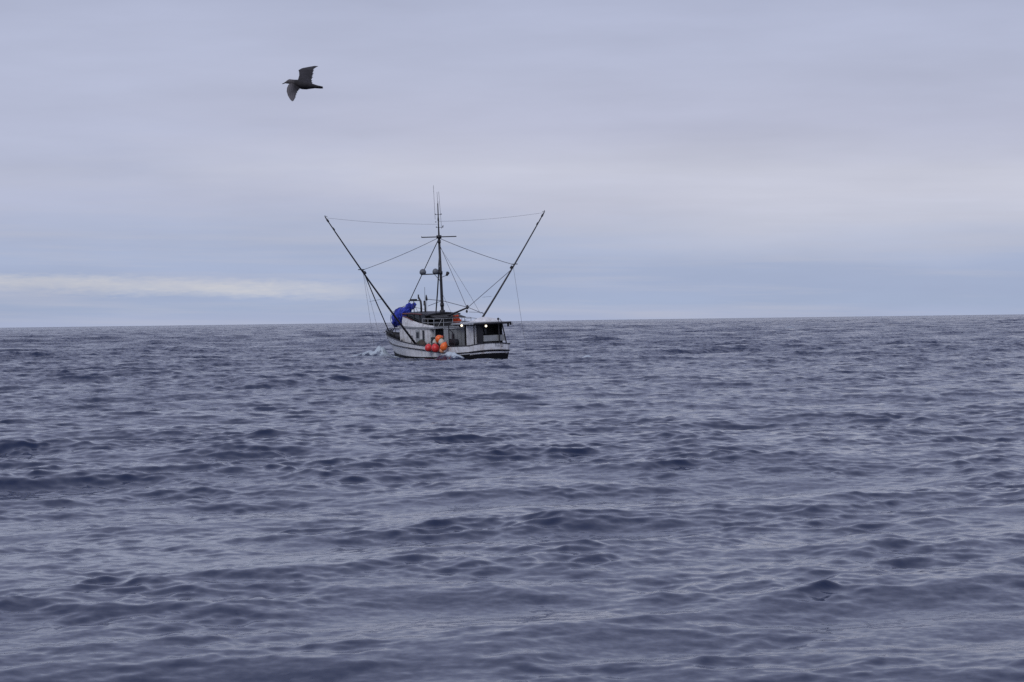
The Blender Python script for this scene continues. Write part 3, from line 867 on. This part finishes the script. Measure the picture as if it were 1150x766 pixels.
# ------------------------------------------------------------------ the gull
def build_gull():
    D = 30.0
    px, py = 341.0, 94.0
    Rc = camo.matrix_world.to_3x3()
    d = Rc @ Vector(((px - 575) / FPX, -(py - 383) / FPX, -1))
    pos = camo.matrix_world.translation + d * (D / d.y)
    root = bpy.data.objects.new('seagull', None); col.objects.link(root)
    root.location = pos
    root.rotation_euler = Euler((0, 0, 0))
    tag(root, 'dark brown gull flying left with wings spread, high above the sea', 'gull')
    s = D / FPX          # metres per photo pixel at the bird
    dep = Vector((d.x / d.y, 1, d.z / d.y))
    P = lambda x, y: Vector(((x - px) * s, 0, -(y - py) * s))
    mb = MB()
    # body: rings along the axis from bill base to tail
    prof = [(319.6, 92.7, .55, .5), (321.2, 92.3, 1.2, 1.1), (323, 91.7, 2.1, 2.0), (325.2, 91.3, 2.7, 2.4), (327.5, 91.9, 2.9, 2.7), (330, 92.8, 3.5, 3.4), (334, 94.0, 4.6, 4.9), (339, 95.2, 5.1, 5.6),
            (344, 96.0, 4.6, 5.0), (348, 96.4, 3.6, 3.8), (351, 96.9, 2.8, 2.8), (353.5, 97.2, 2.2, 2.6), (357, 97.9, 1.7, 3.6), (360, 98.3, 1.5, 4.3), (362.4, 98.6, 1.1, 4.2)]
    n = 14
    vs_, cols = [], []
    for (x, y, hz, hy) in prof:
        c = P(x, y)
        for j in range(n):
            a = 2 * math.pi * j / n
            vs_.append(c + Vector((0, math.cos(a) * hy * s * .9, math.sin(a) * hz * s)))
    fs_ = [(i * n + j, (i + 1) * n + j, (i + 1) * n + (j + 1) % n, i * n + (j + 1) % n) for i in range(len(prof) - 1) for j in range(n)]
    fs_ += [tuple(range(n)), tuple((len(prof) - 1) * n + j for j in range(n))[::-1]]
    mb.add(vs_, fs_)
    # wings: sections (leading edge px, trailing edge px, depth from body axis in metres)
    def wing(secs, sub=6):
        secs = [(Vector(a_), Vector(b_), y_, th) for a_, b_, y_, th in secs]
        rows = []
        for i in range(len(secs) - 1):
            for q in range(sub + (1 if i == len(secs) - 2 else 0)):
                t = q / sub
                le = secs[i][0].lerp(secs[i + 1][0], t); te = secs[i][1].lerp(secs[i + 1][1], t)
                y_ = secs[i][2] * (1 - t) + secs[i + 1][2] * t; th = secs[i][3] * (1 - t) + secs[i + 1][3] * t
                rows.append((P(*le) + dep * y_, P(*te) + dep * y_, th))
        m_ = 9
        vt, out = [], []
        span = (rows[-1][0] - rows[0][0]).normalized()
        for ri, (le, te, th) in enumerate(rows):
            ch = te - le
            nrm = ch.cross(span).normalized()
            scal = 1 + (0, .07, .03, .12)[ri % 4]
            for sgn in (1, -1):
                for q in range(m_):
                    t = q / (m_ - 1)
                    tt = t * (scal if t > .9 else 1)
                    camber = .07 * ch.length * math.sin(math.pi * t)
                    thick = th * (math.sin(math.pi * min(1, t ** .55)) * .5 + .04)
                    vt.append(le + ch * tt + nrm * (camber * (1 if nrm.z > 0 else -1) + sgn * thick))
        R_ = 2 * m_
        f_ = []
        for i in range(len(rows) - 1):
            for q in range(m_ - 1):
                a = i * R_ + q; b = (i + 1) * R_ + q
                f_.append((a, a + 1, b + 1, b)); f_.append((a + m_, b + m_, b + m_ + 1, a + m_ + 1))
            f_.append((i * R_, (i + 1) * R_, (i + 1) * R_ + m_, i * R_ + m_))
            f_.append((i * R_ + m_ - 1, i * R_ + 2 * m_ - 1, (i + 1) * R_ + 2 * m_ - 1, (i + 1) * R_ + m_ - 1))
        f_.append(tuple(range(m_)) + tuple(range(2 * m_ - 1, m_ - 1, -1)))
        e0 = (len(rows) - 1) * R_
        f_.append(tuple(e0 + q for q in range(m_))[::-1] + tuple(e0 + m_ + q for q in range(m_)))
        mb.add(vt, f_)
    # far wing, raised
    wing([((333.0, 93.5), (350.5, 96.2), .0, .022), ((334.8, 89.0), (349.6, 93.2), .06, .02), ((336.2, 84.5), (349.3, 89.5), .14, .016), ((336.0, 80.8), (350.8, 83.5), .24, .012), ((335.3, 78.6), (351.4, 78.6), .30, .010),
          ((339.0, 76.6), (351.6, 77.6), .36, .008), ((346.5, 75.1), (353.6, 76.4), .44, .006), ((353.5, 73.9), (356.2, 75.0), .52, .004), ((357.3, 74.2), (357.9, 74.5), .56, .002)])
    # near wing, swept down
    wing([((325.5, 93.2), (337.5, 97.5), .0, .022), ((323.6, 95.6), (335.4, 99.8), -.07, .018), ((322.3, 98.5), (333.4, 102.2), -.15, .013), ((322.0, 102.5), (332.0, 105.5), -.26, .009),
          ((323.4, 107.0), (331.0, 109.5), -.36, .006), ((325.8, 111.2), (329.6, 112.2), -.44, .004), ((327.8, 113.2), (329.0, 113.2), -.48, .002)])
    body = mb.build('bird_body', 'gull', root, smooth=True)
    mb = MB(); mb.tube([P(320.6, 92.5), P(318.6, 93.4), P(317.2, 93.9), P(316.9, 94.4)], [.75 * s, .55 * s, .35 * s, .1 * s], 8); mb.build('bill', 'dark', root, smooth=True)
    for sg in (-1, 1):
        mb = MB(); mb.ball(P(322.8, 91.3) + Vector((0, sg * 1.7 * s, 0)), .42 * s, 8, 6); mb.build('eye', 'dark', root, smooth=True)
    return root


gm = mat('gull_plumage', (.020, .018, .022), .8, var=.55, scale=16)
nt = gm.node_tree
# paler bars on head and flight feathers
b = nt.nodes['Principled BSDF']
src = b.inputs['Base Color'].links[0].from_socket
tcx = nt.nodes.new('ShaderNodeTexCoord'); sp_ = nt.nodes.new('ShaderNodeSeparateXYZ'); nt.links.new(tcx.outputs['Object'], sp_.inputs[0])
mr = nt.nodes.new('ShaderNodeMapRange'); mr.inputs[1].default_value = -.09; mr.inputs[2].default_value = -.19; nt.links.new(sp_.outputs[2], mr.inputs[0])
mr2 = nt.nodes.new('ShaderNodeMapRange'); mr2.inputs[1].default_value = -.10; mr2.inputs[2].default_value = -.17; nt.links.new(sp_.outputs[0], mr2.inputs[0])
mr2.inputs[4].default_value = 1.0
mxx = nt.nodes.new('ShaderNodeMath'); mxx.operation = 'MAXIMUM'; nt.links.new(mr.outputs[0], mxx.inputs[0]); nt.links.new(mr2.outputs[0], mxx.inputs[1])
wv = nt.nodes.new('ShaderNodeTexWave'); wv.inputs['Scale'].default_value = 14; wv.inputs['Distortion'].default_value = 3; nt.links.new(tcx.outputs['Object'], wv.inputs['Vector'])
ml = nt.nodes.new('ShaderNodeMath'); ml.operation = 'MULTIPLY_ADD'; nt.links.new(wv.outputs[1], ml.inputs[0]); ml.inputs[1].default_value = .5; ml.inputs[2].default_value = .5
ml2 = nt.nodes.new('ShaderNodeMath'); ml2.operation = 'MULTIPLY'; nt.links.new(mxx.outputs[0], ml2.inputs[0]); nt.links.new(ml.outputs[0], ml2.inputs[1])
mx = nt.nodes.new('ShaderNodeMix'); mx.data_type = 'RGBA'; nt.links.new(ml2.outputs[0], mx.inputs[0]); nt.links.new(src, mx.inputs[6]); mx.inputs[7].default_value = (.12, .11, .115, 1)
nt.links.new(mx.outputs[2], b.inputs['Base Color'])
MT['gull'] = gm
build_gull()


# ------------------------------------------------------------------ the sea
FINE, MED, COARSE = .17, 1.6, 2.4      # slopes of the ripples too small for the mesh


def water_material():
    m = bpy.data.materials.new('sea_water'); m.use_nodes = True
    nt = m.node_tree; b = nt.nodes['Principled BSDF']; L = nt.links
    b.inputs['IOR'].default_value = 1.333
    b.inputs['Specular IOR Level'].default_value = .5
    geo = nt.nodes.new('ShaderNodeNewGeometry')

    def mm(op, a, b_=None, c_=None, clamp=False):
        n = nt.nodes.new('ShaderNodeMath'); n.operation = op; n.use_clamp = clamp
        for i, v in enumerate((a, b_, c_)):
            if v is None: continue
            if isinstance(v, (int, float)): n.inputs[i].default_value = v
            else: L.new(v, n.inputs[i])
        return n.outputs[0]

    def nz(scale, detail, rough, stretch=(1, 1, 1), rot=0.0):
        mp = nt.nodes.new('ShaderNodeMapping'); mp.inputs['Scale'].default_value = stretch; mp.inputs['Rotation'].default_value = (0, 0, rot)
        L.new(geo.outputs['Position'], mp.inputs[0])
        n = nt.nodes.new('ShaderNodeTexNoise'); n.inputs['Scale'].default_value = scale; n.inputs['Detail'].default_value = detail; n.inputs['Roughness'].default_value = rough
        L.new(mp.outputs[0], n.inputs['Vector'])
        return n.outputs[0]
    at = nt.nodes.new('ShaderNodeAttribute'); at.attribute_name = 'foam'
    al = nt.nodes.new('ShaderNodeAttribute'); al.attribute_name = 'lod'     # log10 of the mesh spacing
    def nzc(scale, detail, rough):
        n = nt.nodes.new('ShaderNodeTexNoise'); n.inputs['Scale'].default_value = scale; n.inputs['Detail'].default_value = detail; n.inputs['Roughness'].default_value = rough
        L.new(geo.outputs['Position'], n.inputs['Vector'])
        v = nt.nodes.new('ShaderNodeVectorMath'); v.operation = 'SUBTRACT'; L.new(n.outputs['Color'], v.inputs[0]); v.inputs[1].default_value = (.5, .5, .5)
        return v.outputs[0]

    def vs_(v, k_):
        n = nt.nodes.new('ShaderNodeVectorMath'); n.operation = 'SCALE'; L.new(v, n.inputs[0])
        if isinstance(k_, (int, float)): n.inputs[3].default_value = k_
        else: L.new(k_, n.inputs[3])
        return n.outputs[0]

    def va_(a_, b2):
        n = nt.nodes.new('ShaderNodeVectorMath'); n.operation = 'ADD'; L.new(a_, n.inputs[0]); L.new(b2, n.inputs[1]); return n.outputs[0]
    kf = mm('SUBTRACT', 1.0, mm('MULTIPLY', mm('SUBTRACT', al.outputs['Fac'], 1.5), 1.2), clamp=True)
    km = mm('MULTIPLY', mm('SUBTRACT', al.outputs['Fac'], 1.6), 1.0, clamp=True)
    kc = mm('MULTIPLY', mm('SUBTRACT', al.outputs['Fac'], 2.4), 1.2, clamp=True)
    sl = va_(vs_(nzc(11.0, 3, .5), mm('MULTIPLY', kf, FINE)), va_(vs_(nzc(2.6, 4, .6), mm('MULTIPLY', km, MED)), vs_(nzc(.45, 4, .6), mm('MULTIPLY', kc, COARSE))))
    flat = nt.nodes.new('ShaderNodeVectorMath'); flat.operation = 'MULTIPLY'; L.new(sl, flat.inputs[0]); flat.inputs[1].default_value = (1, 1, 0)
    nn = nt.nodes.new('ShaderNodeVectorMath'); nn.operation = 'NORMALIZE'; L.new(va_(geo.outputs['Normal'], flat.outputs[0]), nn.inputs[0])
    L.new(nn.outputs[0], b.inputs['Normal'])
    # foam cover
    f1 = nz(5.0, 8, .68, (1, .6, 1)); f2 = nz(1.1, 5, .6, (1, .5, 1))
    fm = mm('ADD', at.outputs['Fac'], mm('MULTIPLY', mm('SUBTRACT', mm('ADD', mm('MULTIPLY', f1, .6), mm('MULTIPLY', f2, .4)), .5), 2.2))
    fac = mm('MULTIPLY', mm('DIVIDE', mm('SUBTRACT', fm, .38), .3, clamp=True), mm('MULTIPLY', at.outputs['Fac'], 6.0, clamp=True))
    mx = nt.nodes.new('ShaderNodeMix'); mx.data_type = 'RGBA'; L.new(fac, mx.inputs[0])
    mx.inputs[6].default_value = (.004, .015, .054, 1); mx.inputs[7].default_value = (.50, .57, .63, 1)
    L.new(mx.outputs[2], b.inputs['Base Color'])
    rr = mm('ADD', mm('MULTIPLY', mm('SUBTRACT', al.outputs['Fac'], 1.0), .02), .09)
    L.new(mm('ADD', rr, mm('MULTIPLY', fac, .6), clamp=True), b.inputs['Roughness'])
    return m


def build_sea():
    va = np.radians(np.concatenate([np.linspace(-180, -45, 28)[:-1], np.linspace(-45, -14, 90)[:-1], np.linspace(-14, 14, 1300), np.linspace(14, 45, 90)[1:], np.linspace(45, 180, 28)[1:-1]]))
    r = [2.0, 4.0, 6.5, 9.0]
    while r[-1] < 2600:
        r.append(r[-1] * (1.0024 if r[-1] < 30 else 1.00165 if r[-1] < 240 else 1.003) + .002)
    while r[-1] < 60000:
        r.append(r[-1] * 1.03)
    r = np.array(r); nr, na = len(r), len(va)
    RR, AA = np.meshgrid(r, va, indexing='ij')
    x = (RR * np.sin(AA)).ravel(); y = (RR * np.cos(AA)).ravel()
    drr = np.gradient(r); drr[:8] = drr[8]; dr = np.repeat(drr, na)
    # beyond the picture the columns are wide apart: let the short waves go there too
    da = np.abs(np.gradient(va)); dl = (RR * da[None, :]).ravel()
    dr_eff = dr
    # ring order is by distance, so wave cut-off can work on prefixes
    CH = 1
    dx, dy, dz = sea_disp(x, y, np.maximum.accumulate(np.repeat(np.maximum(drr * 1.0, .04), na)))
    damp = np.clip(1.3 - dl / 2.5, .15, 1)
    # gustiness: patches of livelier and flatter water
    gust = 1 + .08 * np.sin(x * .031 + y * .017 + 1) * np.sin(y * .012 - x * .02) + .1 * np.sin(x * .11 + 2 * np.sin(y * .04)) * np.sin(y * .061)
    gust = gust * np.interp(np.log(np.hypot(x, y) + 1), np.log([20, 45, 90, 180, 400]), [.74, .86, 1.0, 1.35, 2.0])
    dx *= damp * gust; dy *= damp * gust; dz *= damp * gust
    px, py, pz = x + dx, y + dy, dz
    foam = np.zeros(len(x), np.float32)
    # local coordinates of the boat
    cy, sy = math.cos(-YAW), math.sin(-YAW)
    near = np.nonzero((np.abs(px - BX) < 22) & (np.abs(py - BY) < 26))[0]
    ux, uy = px[near] - BX, py[near] - BY
    lx, ly = ux * cy - uy * sy, ux * sy + uy * cy
    hb = np.interp(lx, [-7.5, -5, -2, 1, 3.5, 5.5, 6.8, 7.4], [1.75, 2.05, 2.2, 2.15, 1.7, 1.0, .45, .1])
    ly_out = np.abs(ly) - hb
    lx_out = np.maximum(np.abs(lx - .0) - 7.4, 0)
    dist = np.maximum(ly_out, lx_out)
    z = pz[near]
    calm = np.exp(-np.clip(dist, 0, None) / 2.5)
    z = BZ + (z - BZ) * (1 - .35 * calm)
    z = z + (-.13 - .007 * lx) * calm
    inside = (dist < -.15)
    z[inside] = np.minimum(z[inside], BZ - .5)
    f = np.zeros(len(near))

    def blob(cx, cy_, rx_, ry_, rot, h, a):
        c, s = math.cos(rot), math.sin(rot)
        u_ = ((lx - cx) * c + (ly - cy_) * s) / rx_; v_ = (-(lx - cx) * s + (ly - cy_) * c) / ry_
        g = np.exp(-(u_ ** 2 + v_ ** 2))
        lump = 1 + .30 * np.sin(lx * 3.3 + 1.5 * ly) * np.sin(ly * 3.7 - lx) + .12 * np.sin(lx * 7 + ly * 5)
        return h * g * lump, a * g
    blobs = [(6.3, 1.15, 1.0, .5, -.5, .26, .95), (6.9, .8, .9, .6, -.3, .36, .98), (7.5, 1.0, 1.0, .7, 0, .38, .98), (8.2, 1.4, 1.0, .8, .3, .32, .9), (9.0, 2.0, .9, .7, .3, .22, .8), (5.3, 1.75, 1.5, .5, -.45, .16, .8),
             (3.8, 2.05, 1.3, .4, -.25, .12, .8), (2.3, 2.4, 1.2, .35, -.1, .06, .7), (7.2, -1.3, 1.2, .7, -.5, .2, .6), (6.6, 3.4, 2.4, 1.6, -.3, .04, .55), (3.4, 3.6, 2.5, 1.0, -.2, .03, .5),
             (-6.3, 2.45, 1.0, .45, .0, .40, 1.1), (-7.3, 2.5, .8, .5, 0, .24, 1.0), (-5.4, 2.7, 1.0, .4, .1, .10, .6),
             (-8.6, .2, 1.2, 1.5, 0, .06, .45), (-3.0, 2.9, 3.0, .5, 0, .03, .4), (2.0, 2.8, 3.0, .4, 0, .03, .4), (-11, 1.0, 3.0, 1.6, 0, .03, .3)]
    for bb in blobs:
        hh, aa = blob(*bb); out_m = 1 - inside
        z = z + hh * out_m; f = np.maximum(f, aa)
    lap = np.exp(-((dist - .05) / .22) ** 2) * (.42 + .3 * np.sin(lx * 1.9 + 1) * np.sin(lx * .7))
    f = np.maximum(f, lap)
    pz[near] = z
    foam[near] = f
    for fx, fy, fr, fh, fa in ((5.1, 165, .45, .30, 1.2), (5.9, 163, .8, .03, .7), (62, 540, 1.6, .7, 1.0), (-58, 470, 1.2, .4, .8), (33, 150, .35, .05, .8), (-14, 62, .16, .02, .8), (19, 118, .3, .04, .8), (-24, 98, .22, .03, .8), (47, 300, .9, .2, .9)):
        kk = np.nonzero((np.abs(px - fx) < fr * 4) & (np.abs(py - fy) < fr * 4))[0]
        gg = np.exp(-(((px[kk] - fx) / fr) ** 2 + ((py[kk] - fy) / fr) ** 2))
        pz[kk] += fh * gg; foam[kk] = np.maximum(foam[kk], fa * gg)
    # scattered foam flecks on steep crests
    st = (dz > .40) & (y > 60) & (y < 900)
    lum = np.sin(x * .7 + 3 * np.sin(y * .13)) * np.sin(y * .31 + 2 * np.sin(x * .21))
    foam = np.maximum(foam, np.where(st & (lum > .93), .30, 0).astype(np.float32))
    verts = np.empty((nr * na + 1, 3), np.float32)
    verts[:-1, 0] = px; verts[:-1, 1] = py; verts[:-1, 2] = pz; verts[-1] = (0, 0, 0)
    i = np.arange(nr - 1)[:, None] * na; j = np.arange(na)[None, :]; j2 = (j + 1) % na
    q = np.stack([i + j, i + j2, i + na + j2, i + na + j], -1).reshape(-1, 4)[:, ::-1]
    jj = np.arange(na)
    tri = np.stack([np.full(na, nr * na), (jj + 1) % na, jj], -1)[:, ::-1]
    tri = tri[:, ::-1]
    nl = q.size + tri.size
    me = bpy.data.meshes.new('sea')
    me.vertices.add(len(verts)); me.vertices.foreach_set('co', verts.ravel())
    me.loops.add(nl); me.loops.foreach_set('vertex_index', np.concatenate([q.ravel(), tri.ravel()]).astype(np.int32))
    me.polygons.add(len(q) + len(tri))
    ls = np.concatenate([np.arange(len(q)) * 4, q.size + np.arange(len(tri)) * 3]).astype(np.int32)
    me.polygons.foreach_set('loop_start', ls)
    me.polygons.foreach_set('use_smooth', np.ones(len(q) + len(tri), bool))
    me.update(calc_edges=True)
    a = me.attributes.new('foam', 'FLOAT', 'POINT'); a.data.foreach_set('value', np.append(foam, 0).astype(np.float32))
    a = me.attributes.new('lod', 'FLOAT', 'POINT'); a.data.foreach_set('value', np.append(np.log10(np.repeat(r, na)), 0).astype(np.float32))
    me.materials.append(water_material())
    o = bpy.data.objects.new('sea', me); col.objects.link(o)
    tag(o, kind='structure')
    return o


sea = build_sea()
print('BZ', BZ, 'CAM_H', CAM_H, 'sea verts', len(sea.data.vertices), 'n0', sea.data.polygons[100000].normal)
sc.cycles.use_denoising = False
